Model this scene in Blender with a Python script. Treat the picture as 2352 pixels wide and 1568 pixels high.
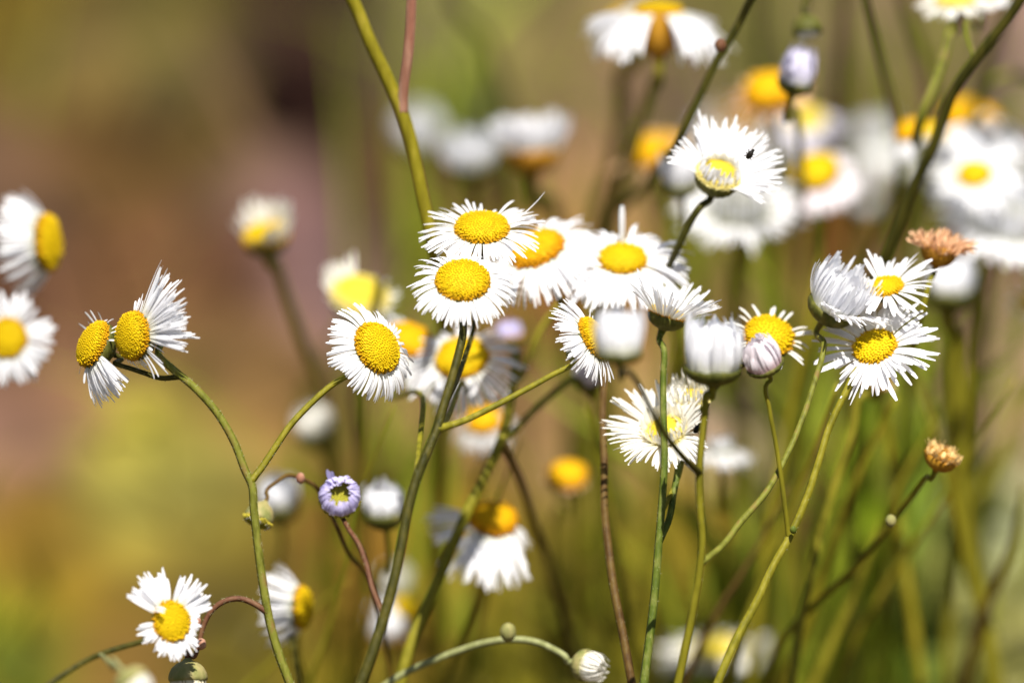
import bpy, math, random
from mathutils import Vector, noise as mnoise
R = math.radians
for o in list(bpy.data.objects): bpy.data.objects.remove(o)
SC = bpy.context.scene
COL = SC.collection
random.seed(7)

# ------------------------------------------------------------------ camera
PITCH = R(20); DIST = 1.175; FOCAL = 300.0; SENS = 36.0; FSTOP = 8.4
FWD = Vector((0, math.cos(PITCH), -math.sin(PITCH)))
UPV = Vector((0, math.sin(PITCH), math.cos(PITCH)))
RGT = Vector((1, 0, 0))
FOCUS = Vector((0, 0, 0.115))
CAM = FOCUS - FWD * DIST
cam = bpy.data.cameras.new('camera'); co = bpy.data.objects.new('camera', cam); COL.objects.link(co)
co.location = CAM; co.rotation_euler = (R(90) - PITCH, 0, 0)
cam.lens = FOCAL; cam.sensor_width = SENS; cam.clip_start = 0.05; cam.clip_end = 2000
cam.dof.use_dof = True; cam.dof.focus_distance = DIST; cam.dof.aperture_fstop = FSTOP
SC.camera = co

# ------------------------------------------------------------------ light
SUN_EL, SUN_AZ = R(67), R(14)        # azimuth: from behind the camera towards the right
sd = Vector((math.cos(SUN_EL) * math.sin(SUN_AZ), -math.cos(SUN_EL) * math.cos(SUN_AZ), math.sin(SUN_EL)))
sl = bpy.data.lights.new('sun', 'SUN'); so = bpy.data.objects.new('sun', sl); COL.objects.link(so)
sl.energy = 5.0; sl.angle = R(0.5); sl.color = (1.0, 0.955, 0.88)
so.rotation_euler = sd.to_track_quat('Z', 'Y').to_euler(); so.location = (1, -2, 3)
wd = bpy.data.worlds.new('World'); SC.world = wd; wd.use_nodes = True
nt = wd.node_tree; bg = nt.nodes['Background']
sky = nt.nodes.new('ShaderNodeTexSky'); sky.sky_type = 'NISHITA'; sky.sun_disc = False
sky.sun_elevation = SUN_EL; sky.sun_rotation = R(180) - SUN_AZ
nt.links.new(sky.outputs[0], bg.inputs[0]); bg.inputs[1].default_value = 0.045
vs = SC.view_settings; vs.view_transform = 'Standard'; vs.look = 'None'; vs.gamma = 1; vs.exposure = 0.85
SC.cycles.use_denoising = True
SC.cycles.max_bounces = 8

# ------------------------------------------------------------------ materials
def lin(r, g, b):
    f = lambda c: c / 12.92 if c <= .04045 else ((c + .055) / 1.055) ** 2.4
    return (f(r / 255), f(g / 255), f(b / 255))
def _new(name):
    m = bpy.data.materials.new(name); m.use_nodes = True
    n = m.node_tree; p = n.nodes['Principled BSDF']
    return m, n, p
def _ramp(n, fac, cols):
    r = n.nodes.new('ShaderNodeValToRGB')
    e = r.color_ramp.elements
    while len(e) < len(cols): e.new(0.5)
    for k, (pos, c) in enumerate(cols):
        e[k].position = pos; e[k].color = (*c, 1)
    n.links.new(fac, r.inputs[0]); return r
def _noise(n, scale, detail=3, sx=1, sy=1, sz=1):
    tc = n.nodes.new('ShaderNodeTexCoord'); mp = n.nodes.new('ShaderNodeMapping')
    mp.inputs['Scale'].default_value = (sx, sy, sz)
    t = n.nodes.new('ShaderNodeTexNoise'); t.inputs['Scale'].default_value = scale; t.inputs['Detail'].default_value = detail
    n.links.new(tc.outputs['Object'], mp.inputs[0]); n.links.new(mp.outputs[0], t.inputs[0])
    return t.outputs[0]
def mat_petal(name, base, tip, trans=0.35):
    m, n, p = _new(name)
    at = n.nodes.new('ShaderNodeAttribute'); at.attribute_name = 'ramp'
    sep = n.nodes.new('ShaderNodeSeparateColor'); n.links.new(at.outputs['Color'], sep.inputs[0])
    r = _ramp(n, sep.outputs[0], [(0.0, base), (0.35, tip), (1.0, tip)])
    mul = n.nodes.new('ShaderNodeMix'); mul.data_type = 'RGBA'; mul.blend_type = 'MULTIPLY'; mul.inputs[0].default_value = 1
    v = _ramp(n, sep.outputs[1], [(0, (.92, .92, .93)), (1, (1, 1, 1))])
    n.links.new(r.outputs[0], mul.inputs[6]); n.links.new(v.outputs[0], mul.inputs[7])
    p.inputs['Roughness'].default_value = .65; p.inputs['Specular IOR Level'].default_value = .25
    n.links.new(mul.outputs[2], p.inputs['Base Color'])
    tr = n.nodes.new('ShaderNodeBsdfTranslucent'); n.links.new(mul.outputs[2], tr.inputs[0])
    mx = n.nodes.new('ShaderNodeMixShader'); mx.inputs[0].default_value = trans
    n.links.new(p.outputs[0], mx.inputs[1]); n.links.new(tr.outputs[0], mx.inputs[2])
    n.links.new(mx.outputs[0], n.nodes['Material Output'].inputs[0])
    return m
def mat_disc(name, inner, outer, edge):
    m, n, p = _new(name)
    at = n.nodes.new('ShaderNodeAttribute'); at.attribute_name = 'ramp'
    sep = n.nodes.new('ShaderNodeSeparateColor'); n.links.new(at.outputs['Color'], sep.inputs[0])
    r = _ramp(n, sep.outputs[0], [(0.0, inner), (edge, inner), (1.0, outer)])
    mul = n.nodes.new('ShaderNodeMix'); mul.data_type = 'RGBA'; mul.blend_type = 'MULTIPLY'; mul.inputs[0].default_value = 1
    v = _ramp(n, sep.outputs[1], [(0, (.93, .87, .72)), (.4, (1, .98, .94)), (1, (1, 1, 1))])
    n.links.new(r.outputs[0], mul.inputs[6]); n.links.new(v.outputs[0], mul.inputs[7])
    p.inputs['Roughness'].default_value = .7; p.inputs['Specular IOR Level'].default_value = .15
    n.links.new(mul.outputs[2], p.inputs['Base Color'])
    return m
def mat_stem(name, c1, c2, c3, rough=.55):
    m, n, p = _new(name)
    f = _noise(n, 60, 4, 14, 14, 1.4)
    r = _ramp(n, f, [(0.32, c1), (0.52, c2), (0.72, c3)])
    n.links.new(r.outputs[0], p.inputs['Base Color'])
    p.inputs['Roughness'].default_value = rough; p.inputs['Specular IOR Level'].default_value = .14
    b = n.nodes.new('ShaderNodeBump'); b.inputs['Strength'].default_value = .5; b.inputs['Distance'].default_value = .0003
    f2 = _noise(n, 900, 3, 2, 2, .5); n.links.new(f2, b.inputs['Height']); n.links.new(b.outputs[0], p.inputs['Normal'])
    return m
def mat_attr(name, attr, rough=.9, var=0.25, scale=90, trans=0):
    m, n, p = _new(name)
    at = n.nodes.new('ShaderNodeAttribute'); at.attribute_name = attr
    f = _noise(n, scale, 6)
    v = _ramp(n, f, [(0.3, (1 - var,) * 3), (0.7, (1 + var * .6,) * 3)])
    mul = n.nodes.new('ShaderNodeMix'); mul.data_type = 'RGBA'; mul.blend_type = 'MULTIPLY'; mul.inputs[0].default_value = 1
    n.links.new(at.outputs['Color'], mul.inputs[6]); n.links.new(v.outputs[0], mul.inputs[7])
    n.links.new(mul.outputs[2], p.inputs['Base Color']); p.inputs['Roughness'].default_value = rough
    p.inputs['Specular IOR Level'].default_value = .2
    if trans:
        tr = n.nodes.new('ShaderNodeBsdfTranslucent'); n.links.new(mul.outputs[2], tr.inputs[0])
        mx = n.nodes.new('ShaderNodeMixShader'); mx.inputs[0].default_value = trans
        n.links.new(p.outputs[0], mx.inputs[1]); n.links.new(tr.outputs[0], mx.inputs[2])
        n.links.new(mx.outputs[0], n.nodes['Material Output'].inputs[0])
    return m
M = dict(
    white=mat_petal('white_petal', (.86, .86, .72), (.90, .90, .92), .42),
    cream=mat_petal('cream_petal', (.76, .70, .40), (.91, .89, .82), .42),
    pink=mat_petal('pinkish_petal', (.66, .42, .44), (.92, .86, .89), .42),
    purple=mat_petal('lilac_petal', (.86, .84, .90), (.68, .63, .86), .45),
    lilac=mat_petal('pale_lilac_petal', (.88, .87, .86), (.80, .77, .90), .42),
    tan=mat_petal('dry_tan_petal', (.42, .20, .06), (.78, .48, .27), .25),
    gold=mat_petal('dry_golden_petal', (.52, .27, .04), (.86, .62, .26), .25),
    yellow=mat_disc('yellow_florets', (.56, .385, .001), (.48, .225, .002), .70),
    orange=mat_disc('amber_florets', (.64, .36, .001), (.50, .20, .002), .55),
    pale=mat_disc('pale_yellow_florets', (.60, .48, .04), (.70, .62, .26), .5),
    olive=mat_disc('olive_florets', (.28, .26, .02), (.5, .42, .05), .6),
    brown=mat_disc('brown_florets', (.32, .15, .02), (.4, .2, .03), .5),
    green=mat_stem('green_stem', (.085, .085, .009), (.15, .155, .02), (.17, .11, .03)),
    bright=mat_stem('bright_green_stem', (.05, .075, .008), (.085, .11, .012), (.17, .175, .04)),
    dark=mat_stem('dark_olive_stem', (.026, .026, .003), (.046, .042, .005), (.08, .066, .009)),
    yolive=mat_stem('yellow_olive_stem', (.14, .115, .006), (.19, .16, .008), (.25, .20, .02)),
    mid=mat_stem('olive_stem', (.115, .105, .007), (.17, .15, .009), (.22, .19, .018)),
    brownst=mat_stem('brown_stem', (.05, .024, .006), (.085, .047, .011), (.11, .07, .015)),
    red=mat_stem('reddish_stem', (.075, .026, .012), (.12, .052, .026), (.14, .075, .035)),
    rosy=mat_stem('rosy_stem', (.26, .11, .07), (.33, .17, .11), (.40, .24, .18)),
    pale_stem=mat_stem('pale_green_stem', (.17, .18, .065), (.23, .24, .10), (.28, .29, .14)),
    hairm=mat_stem('pale_stem_hair', (.26, .27, .12), (.34, .34, .18), (.42, .40, .26)),
    cup=mat_stem('green_calyx', (.045, .05, .008), (.09, .09, .016), (.15, .13, .03)),
    cupg=mat_stem('pale_calyx', (.16, .17, .05), (.24, .22, .08), (.34, .27, .12)),
    cupb=mat_stem('brown_calyx', (.24, .10, .010), (.40, .19, .015), (.48, .26, .03)),
    bug=mat_stem('black_shell', (.006, .005, .004), (.01, .008, .006), (.014, .011, .008), .35),
    lump=mat_stem('dark_lump', (.006, .0015, .0006), (.010, .0025, .001), (.018, .005, .002), .95),
)

# ------------------------------------------------------------------ helpers
KPX = SENS / FOCAL / 2352
def W(px, py, dl=0.0):
    """a point seen at picture position px, py, standing dl metres behind the focus distance"""
    d = DIST + dl
    return CAM + RGT * ((px - 1176) * KPX * d) + UPV * ((784 - py) * KPX * d) + FWD * d
def size(px, dl): return px * KPX * (DIST + dl)
def ground_at(px, py):
    v = (W(px, py, 0) - CAM); t = -CAM.z / v.z
    return CAM + v * t
class MB:
    def __init__(s): s.v = []; s.f = []; s.c = []
    def add(s, vs_, fs_, cs_=None):
        k = len(s.v); s.v += [tuple(p) for p in vs_]; s.f += [tuple(i + k for i in f) for f in fs_]
        s.c += cs_ if cs_ is not None else [(0, 1, 0)] * len(vs_)
    def build(s, name, mat, parent=None, origin=None, smooth=True, attr='ramp'):
        me = bpy.data.meshes.new(name)
        o0 = origin if origin is not None else Vector((0, 0, 0))
        me.from_pydata([(a - o0.x, b - o0.y, c - o0.z) for a, b, c in s.v], [], s.f)
        if smooth: me.polygons.foreach_set('use_smooth', [True] * len(me.polygons))
        ca = me.color_attributes.new(attr, 'FLOAT_COLOR', 'POINT')
        buf = []
        for c in s.c: buf += [c[0], c[1], c[2], 1.0]
        ca.data.foreach_set('color', buf)
        me.materials.append(mat); me.update()
        o = bpy.data.objects.new(name, me); COL.objects.link(o)
        if parent is not None: o.parent = parent
        return o
def spline(pts, sub=6):
    """smooth curve through pts, tangents weighted by chord so that long and short spans meet without a kink"""
    P = [Vector(p) for p in pts]; n = len(P)
    d = [max((P[i + 1] - P[i]).length, 1e-6) for i in range(n - 1)]
    T = []
    for i in range(n):
        if i == 0: T.append((P[1] - P[0]) / d[0])
        elif i == n - 1: T.append((P[-1] - P[-2]) / d[-1])
        else: T.append(((P[i] - P[i - 1]) / d[i - 1] * d[i] + (P[i + 1] - P[i]) / d[i] * d[i - 1]) / (d[i - 1] + d[i]))
    out = []
    for i in range(n - 1):
        m = sub if d[i] < .03 else sub * 2
        for k in range(m):
            t = k / m; t2 = t * t; t3 = t2 * t
            v = P[i] * (2 * t3 - 3 * t2 + 1) + T[i] * d[i] * (t3 - 2 * t2 + t) + P[i + 1] * (3 * t2 - 2 * t3) + T[i + 1] * d[i] * (t3 - t2)
            out.append(tuple(v))
    out.append(tuple(P[-1])); return out
def tube(mb, pts, rad, sides=8, ridge=0.0, cap=True):
    n = len(pts); pts = [Vector(p) for p in pts]
    up = Vector((.3, .9, .2)); vs_ = []; fs_ = []
    for i in range(n):
        t = (pts[min(i + 1, n - 1)] - pts[max(i - 1, 0)]).normalized()
        a = up - t * up.dot(t); a.normalize(); b = t.cross(a); up = a
        for k in range(sides):
            th = 2 * math.pi * k / sides; r = rad[i] * (1 + (ridge if k % 2 else -ridge))
            vs_.append(pts[i] + (a * math.cos(th) + b * math.sin(th)) * r)
    for i in range(n - 1):
        for k in range(sides):
            k2 = (k + 1) % sides
            fs_.append((i * sides + k, i * sides + k2, (i + 1) * sides + k2, (i + 1) * sides + k))
    if cap:
        fs_.append(tuple(range(sides - 1, -1, -1))); fs_.append(tuple((n - 1) * sides + k for k in range(sides)))
    mb.add(vs_, fs_)
def hairs(mb, pts, rad, n, L, rnd):
    """short bristles growing out of a stem"""
    m = len(pts) - 1
    for _ in range(n):
        i = rnd.randrange(m); t = rnd.random()
        p = Vector(pts[i]).lerp(Vector(pts[i + 1]), t); d = (Vector(pts[i + 1]) - Vector(pts[i])).normalized()
        v = Vector((rnd.gauss(0, 1), rnd.gauss(0, 1), rnd.gauss(0, 1))); v -= d * v.dot(d); v.normalize()
        s = v.cross(d); r = rad[i] * .9; l = L * rnd.uniform(.5, 1.2); q = p + v * r
        tip = q + v * l - d * l * .5
        w = L * .10
        mb.add([q + s * w, q - s * w * .5 + d * w, q - s * w * .5 - d * w, tip], [(0, 1, 3), (1, 2, 3), (2, 0, 3)])

# ------------------------------------------------------------------ flower heads
def frame(phi, tau):
    p, t = R(phi), R(tau)
    n = RGT * (math.cos(p) * math.sin(t)) + UPV * (math.sin(p) * math.sin(t)) - FWD * math.cos(t)
    a = RGT - n * RGT.dot(n)
    if a.length < .35:                       # nearly side-on to the left or right: use the picture's upright instead
        b = UPV - n * UPV.dot(n); b.normalize(); a = b.cross(n)
    a.normalize(); return a, n.cross(a).normalized(), n.normalized()
def disc_mesh(mb, c, a, b, n, r, h, hd, rnd):
    rings, seg = 7, 24
    vs_, fs_, cs_ = [], [], []
    def pt(q, th, lift=0):
        z = h * math.cos(q * math.pi / 2) ** .8 if q < 1 else 0
        rr = r * math.sin(q * math.pi / 2) ** .95
        return c + (a * math.cos(th) + b * math.sin(th)) * rr + n * (z + lift)
    for i in range(1, rings + 1):
        for k in range(seg):
            vs_.append(pt(i / rings * .999, 2 * math.pi * k / seg, -.02 * r)); cs_.append((i / rings, .75, 0))
    vs_.append(pt(0.0001, 0, -.02 * r)); cs_.append((0, .75, 0)); top = len(vs_) - 1
    for k in range(seg):
        fs_.append((top, k, (k + 1) % seg))
    for i in range(rings - 1):
        for k in range(seg):
            k2 = (k + 1) % seg; fs_.append((i * seg + k, (i + 1) * seg + k, (i + 1) * seg + k2, i * seg + k2))
    mb.add(vs_, fs_, cs_)
    N = {2: 640, 1: 260, 0: 80}[hd]; sd_ = {2: 6, 1: 5, 0: 4}[hd]
    for j in range(N):
        u = math.sqrt((j + .5) / N); th = j * 2.39996 + rnd.uniform(-.05, .05)
        q = u * .985
        p = pt(q, th); e = 1e-3
        d1 = pt(min(q + .01, .999), th) - pt(max(q - .01, 0), th); d2 = pt(q, th + .05) - pt(q, th - .05)
        nn = d1.cross(d2); nn.normalize()
        if nn.dot(n) < 0 and nn.dot(p - c) < 0: nn = -nn
        d1.normalize(); d2 = nn.cross(d1)
        s = r * 1.12 / math.sqrt(N) * rnd.uniform(.85, 1.2)
        tall = s * (.42 + (2.3 if u > .66 else .25) * rnd.uniform(.25, 1) * (u if hd else .4))
        nn = (nn + d1 * rnd.uniform(-.1, .35) + d2 * rnd.uniform(-.25, .25)).normalized()
        vs_, fs_, cs_ = [], [], []
        prof = [(0, .75), (.55, .9), (.95, .62)]
        rv = rnd.random()
        for (zz, ww) in prof:
            for k in range(sd_):
                t2 = 2 * math.pi * k / sd_
                vs_.append(p + (d1 * math.cos(t2) + d2 * math.sin(t2)) * s * ww + nn * tall * zz)
                cs_.append((u, rv * (.55 + .45 * zz), 0))
        vs_.append(p + nn * tall * 1.12); cs_.append((u, .3 + .7 * rv, 0))
        for i in range(2):
            for k in range(sd_):
                k2 = (k + 1) % sd_; fs_.append((i * sd_ + k, i * sd_ + k2, (i + 1) * sd_ + k2, (i + 1) * sd_ + k))
        for k in range(sd_): fs_.append((2 * sd_ + k, 2 * sd_ + (k + 1) % sd_, 3 * sd_))
        mb.add(vs_, fs_, cs_)
def cup_mesh(mb, c, a, b, n, r, depth, r1, ridges, rnd):
    seg = ridges * 2; prof = [(1.02, .03), (1.03, -.12), (.98, -.35), (.84, -.62), (.58, -.86), (.30, -.98), (r1 / r, -1.12)]
    vs_, fs_ = [], []
    for i, (q, z) in enumerate(prof):
        for k in range(seg):
            th = 2 * math.pi * k / seg; rr = r * q * (1 + (.035 if k % 2 else -.035) * (1 if i < 5 else 0))
            zz = z * depth + (rnd.uniform(-.05, .09) * r if i == 0 else 0)
            vs_.append(c + (a * math.cos(th) + b * math.sin(th)) * rr + n * zz)
    for i in range(len(prof) - 1):
        for k in range(seg):
            k2 = (k + 1) % seg; fs_.append((i * seg + k, (i + 1) * seg + k, (i + 1) * seg + k2, i * seg + k2))
    fs_.append(tuple(k for k in range(seg))); fs_.append(tuple((len(prof) - 1) * seg + k for k in range(seg - 1, -1, -1)))
    mb.add(vs_, fs_)
def petal(mb, c, a, b, n, r, az, azc, r0, z0, L, w, e0, e1, seg, tw, rv, side=0.0):
    p = c + (a * math.cos(az) + b * math.sin(az)) * r0 + n * z0
    vs_, fs_, cs_ = [], [], []
    st = L / seg
    for i in range(seg + 1):
        t = i / seg
        e = e0 + (e1 - e0) * t
        z_ = az + (azc - az) * t + side * t * t
        rad = a * math.cos(z_) + b * math.sin(z_); tan = n.cross(rad)
        d = rad * math.cos(e) + n * math.sin(e); nn = n * math.cos(e) - rad * math.sin(e)
        ct, sn = math.cos(tw * t), math.sin(tw * t)
        wd_ = tan * ct + nn * sn; up = nn * ct - tan * sn
        ww = w * (.5 + 1.1 * t * (1.25 - t) * 1.6) * (1 if t < .9 else .62) * .5
        vs_ += [p - wd_ * ww, p + up * ww * (.35 if w < .15 * r else .1), p + wd_ * ww]
        cs_ += [(t, rv, 0)] * 3
        p = p + d * st
    for i in range(seg):
        q = i * 3
        fs_ += [(q, q + 1, q + 4, q + 3), (q + 1, q + 2, q + 5, q + 4)]
    mb.add(vs_, fs_, cs_)
# sector: (azimuth from, to, how many, shortest, longest, elevation at root, at tip); lengths in disc radii
STY = {
    'reflex': [(-180, 180, 150, 1.0, 1.3, -2, -54)],
    'flat':   [(-180, 180, 110, 1.1, 1.4, 5, -22)],
    'droop':  [(-180, 180, 110, 1.25, 1.6, -15, -60)],
    'swept':  [(-180, 180, 110, 1.4, 1.8, -30, -75)],
    'star':   [(-180, 180, 64, 1.5, 2.15, 12, -8)],
    'cupup':  [(-180, 180, 100, 1.6, 2.1, 42, 20)],
    'spiky':  [(-180, 180, 90, 1.3, 2.0, 50, 18), (-180, 180, 30, .6, 1.1, 75, 100)],
    'bud':    [(-180, 180, 44, 1.25, 1.55, 86, 118, .66), (-180, 180, 80, 1.5, 2.0, 80, 116), (-180, 180, 60, 1.4, 1.9, 82, 134)],
    'budlow': [(-180, 180, 44, .9, 1.15, 84, 140, .66), (-180, 180, 70, 1.2, 1.5, 80, 150), (-180, 180, 50, 1.0, 1.3, 78, 175)],
    'ring':   [(-180, 180, 90, 1.0, 1.2, 62, 168)],
    'tuft':   [(-180, 180, 60, 1.0, 1.7, 70, 95), (-180, 180, 25, .6, 1.0, 85, 120)],
    'wither': [(-180, 180, 26, .6, 1.2, 20, -30)],
    'spent':  [(-180, 180, 60, .8, 1.35, 65, 30), (-180, 180, 60, .6, 1.1, 80, 120)],
}
HCOUNT = [0]
def head(plant, origin, px, py, dl, phi, tau, rpx, sty='flat', pm='white', dm='yellow', cm='cup', hd=1,
         dome=.5, wid=.105, cup=.8, extra=(), seed=None, disc=True, clump=.55, r0=.93, stemr=None, mess=1.0):
    HCOUNT[0] += 1
    rnd = random.Random(seed if seed is not None else HCOUNT[0] * 31 + 5)
    r = size(rpx, dl); a, b, n = frame(phi, tau); h = r * dome
    c = W(px, py, dl) - n * (h * .5 if disc else 0)
    st = stemr or r * .16
    mb = MB(); cup_mesh(mb, c, a, b, n, r * .98, r * cup, st, 20 if hd else 12, rnd)
    hob = mb.build('flower_head', M[cm], plant, origin)
    if disc:
        mb = MB(); disc_mesh(mb, c, a, b, n, r * .96, h, hd, rnd); mb.build('disc', M[dm], hob, origin)
    mb = MB()
    secs = list(STY[sty] if isinstance(sty, str) else sty) + list(extra)
    seg = {2: 8, 1: 6, 0: 4}[hd]
    for sec in secs:
        a0, a1, cnt, L0, L1, e0, e1 = sec[:7]; rq = sec[7] if len(sec) > 7 else r0
        k = 0; step = (a1 - a0) / max(cnt, 1)
        while k < cnt:
            g = min(rnd.choice((1, 2, 2, 3, 4, 5)), cnt - k)
            mid = R(a0 + step * (k + g / 2)); ge = rnd.gauss(0, 5); gL = rnd.uniform(.9, 1.05)
            for q in range(g):
                az = R(a0 + step * (k + q + .5) + rnd.uniform(-.6, .6) * step)
                azc = az + (mid - az) * clump + R(rnd.gauss(0, 2.2 * mess))
                L = r * rnd.uniform(L0, L1) * gL
                if rnd.random() < .07: L *= rnd.uniform(.55, .85)
                lay = rnd.random()
                petal(mb, c, a, b, n, r, az, azc, r * rq * (1 - .05 * lay), r * (.03 - .08 * lay), L, r * wid * (.8 if hd == 2 else .92) * rnd.uniform(.75, 1.15),
                      R(e0 + ge + rnd.gauss(0, 4 * mess)), R(e1 + ge + rnd.gauss(0, 8 * mess)), seg, rnd.gauss(0, .4 * mess), rnd.random(), R(rnd.gauss(0, 3 * mess)))
            k += g
    mb.build('petal_ring', M[pm], hob, origin)
    return c - n * r * cup * 1.08, n, st
def spread(d):
    """how far behind (or before) the sharp plane a plant of the given nominal depth stands"""
    q = min(1, max(0, (abs(d) - .010) / .03)); r = min(1, max(0, (abs(d) - .038) / .025)); return d * (1 + .85 * q * q * (3 - 2 * q) + .2 * r * r * (3 - 2 * r))
def HD(*args, **kw): return (args, kw)
def plant(label, stems, cat='flower', name='fleabane_plant', group='white fleabane plants', base=None):
    """stems: dicts in picture coordinates; the first one is the main stem that stands in the ground"""
    e = bpy.data.objects.new(name, None); COL.objects.link(e); e.empty_display_size = .01
    e['label'] = label; e['category'] = cat
    if group: e['group'] = group
    rnd = random.Random(label)
    main = None; origin = Vector((0, 0, 0)); jobs = []
    for k, s in enumerate(stems):
        s = dict(s); pts = [tuple(p) for p in s.get('pts', [])]; w0, w1 = s['w']; hd_ = s.get('head')
        dl0 = s.get('dl', hd_[0][2] if hd_ else 0); dl1 = s.get('dl1', dl0)
        dl0, dl1 = spread(dl0), spread(dl1); pts = [p if len(p) < 3 else (p[0], p[1], spread(p[2])) for p in pts]
        if hd_: hd_ = ((*hd_[0][:2], spread(hd_[0][2]), *hd_[0][3:]), hd_[1])
        if 'nodes' in s: s['nodes'] = [(*q[:4], spread(q[4])) for q in s['nodes']]
        P = []
        if hd_:
            (hp, hk) = hd_; a, b, n = frame(hp[3], hp[4]); r = size(hp[5], hp[2])
            h = r * hk.get('dome', .5); c = W(hp[0], hp[1], hp[2]) - n * (h * .5 if hk.get('disc', True) else 0)
            at = c - n * r * hk.get('cup', .8) * 1.02
            P += [at, at - n * r * s.get('neck', .45)]
        m = len(pts)
        if k == 0:
            if m == 0:                                           # nothing seen of the stem: let it drop from its head
                q = P[-1]; lean = s.get('lean', (rnd.uniform(-.02, .02), rnd.uniform(-.02, .02)))
                G = Vector((q.x + lean[0], q.y + lean[1], -.004))
                P += [q.lerp(G, .3) + Vector((lean[0] * -.12, 0, 0)), q.lerp(G, .65) + Vector((lean[0] * -.1, 0, 0)), G]
            else:
                for i, p in enumerate(pts):
                    d = p[2] if len(p) > 2 else dl0 + (dl1 - dl0) * (i + (1 if hd_ else 0)) / max(m - (0 if hd_ else 1), 1)
                    P.append(W(p[0], p[1], d))
                q = P[-1]; t = (P[-1] - P[-2]).normalized(); drop = q.z
                G = Vector((q.x + t.x * drop * .45, q.y + max(-.03, min(.03, t.y * drop * .3)), -.004))
                P += [q.lerp(G, .45) + Vector((t.x * drop * .12, 0, 0)), G]
            origin = Vector((P[-1].x, P[-1].y, 0)); e.location = origin
            main = spline([tuple(p) for p in P], 6); path = main
        else:
            # the branch's last point settles on the nearest point of the main stem (or of an earlier branch)
            tgt = jobs[s['on']]['path'] if 'on' in s else main
            q = pts[-1]
            def scr(v):
                v = Vector(v) - CAM; d = v.dot(FWD)
                return 1176 + v.dot(RGT) / d / KPX, 784 - v.dot(UPV) / d / KPX
            best = min(tgt, key=lambda v: (scr(v)[0] - q[0]) ** 2 + (scr(v)[1] - q[1]) ** 2)
            bd = (Vector(best) - CAM).dot(FWD) - DIST
            for i, p in enumerate(pts[:-1]):
                u = (i + 1) / m; d = p[2] if len(p) > 2 else dl0 + (bd - dl0) * u ** s.get('pow', 1)
                P.append(W(p[0], p[1], d))
            P.append(Vector(best)); path = spline([tuple(p) for p in P], 6)
        n_ = len(path); dm = (Vector(path[0]) - CAM).dot(FWD) - DIST
        pxe = scr_y(path)
        rad = []
        for i in range(n_):
            u = min(1, pxe[i]); rad.append(size((w0 + (w1 - w0) * u) / 2, dm))
        if hd_: 
            for i in range(min(4, n_)): rad[i] *= 1 + .35 * (1 - i / 4)
        if k > 0:
            for i in range(1, min(4, n_)): rad[-i] *= 1 + .25 * (1 - i / 4)
        jobs.append(dict(path=path, rad=rad, s=s, k=k, hd=hd_))
    for j in jobs:
        s = j['s']; mb = MB(); hq = s.get('hd', 1)
        tube(mb, j['path'], j['rad'], 12 if hq == 2 else 8, .10 if hq == 2 else .04)
        so_ = mb.build('stem' if j['k'] == 0 else 'branch', M[s.get('m', 'green')], e, origin)
        if s.get('hair'):
            mb = MB(); hairs(mb, j['path'], j['rad'], s['hair'], s.get('hl', .00035), rnd)
            ho = mb.build('stem_hair', M['hairm'], so_, origin); ho['kind'] = 'stuff'
        if j['hd']:
            (hp, hk) = j['hd']; head(e, origin, *hp, **hk)
        for (bx, by, br, bm, bd) in s.get('nodes', []):             # small knobs such as undeveloped side buds
            mb = MB(); p = W(bx, by, bd); rr = size(br, bd); blob(mb, p, rr, rnd); mb.build('side_bud', M[bm], e, origin)
    return e
def scr_y(path):
    """how far along the seen part of a path each point lies, 0..1 (1 at the lower picture edge or the path's end)"""
    L = [0.0]
    for i in range(1, len(path)): L.append(L[-1] + (Vector(path[i]) - Vector(path[i - 1])).length)
    tot = min(L[-1], .10) or 1
    return [l / tot for l in L]
def blob(mb, p, r, rnd, sx=1, sy=1, sz=1.2, seg=10, ring=7, rough=.12):
    vs_, fs_ = [], []
    for i in range(ring + 1):
        ph = math.pi * i / ring
        for k in range(seg):
            th = 2 * math.pi * k / seg; d = Vector((math.sin(ph) * math.cos(th) * sx, math.sin(ph) * math.sin(th) * sy, math.cos(ph) * sz))
            q = 1 + rough * mnoise.noise(d * 2.3 + p * 50)
            vs_.append(p + d * r * q)
    for i in range(ring):
        for k in range(seg):
            k2 = (k + 1) % seg; fs_.append((i * seg + k, (i + 1) * seg + k, (i + 1) * seg + k2, i * seg + k2))
    mb.add(vs_, fs_)

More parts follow.
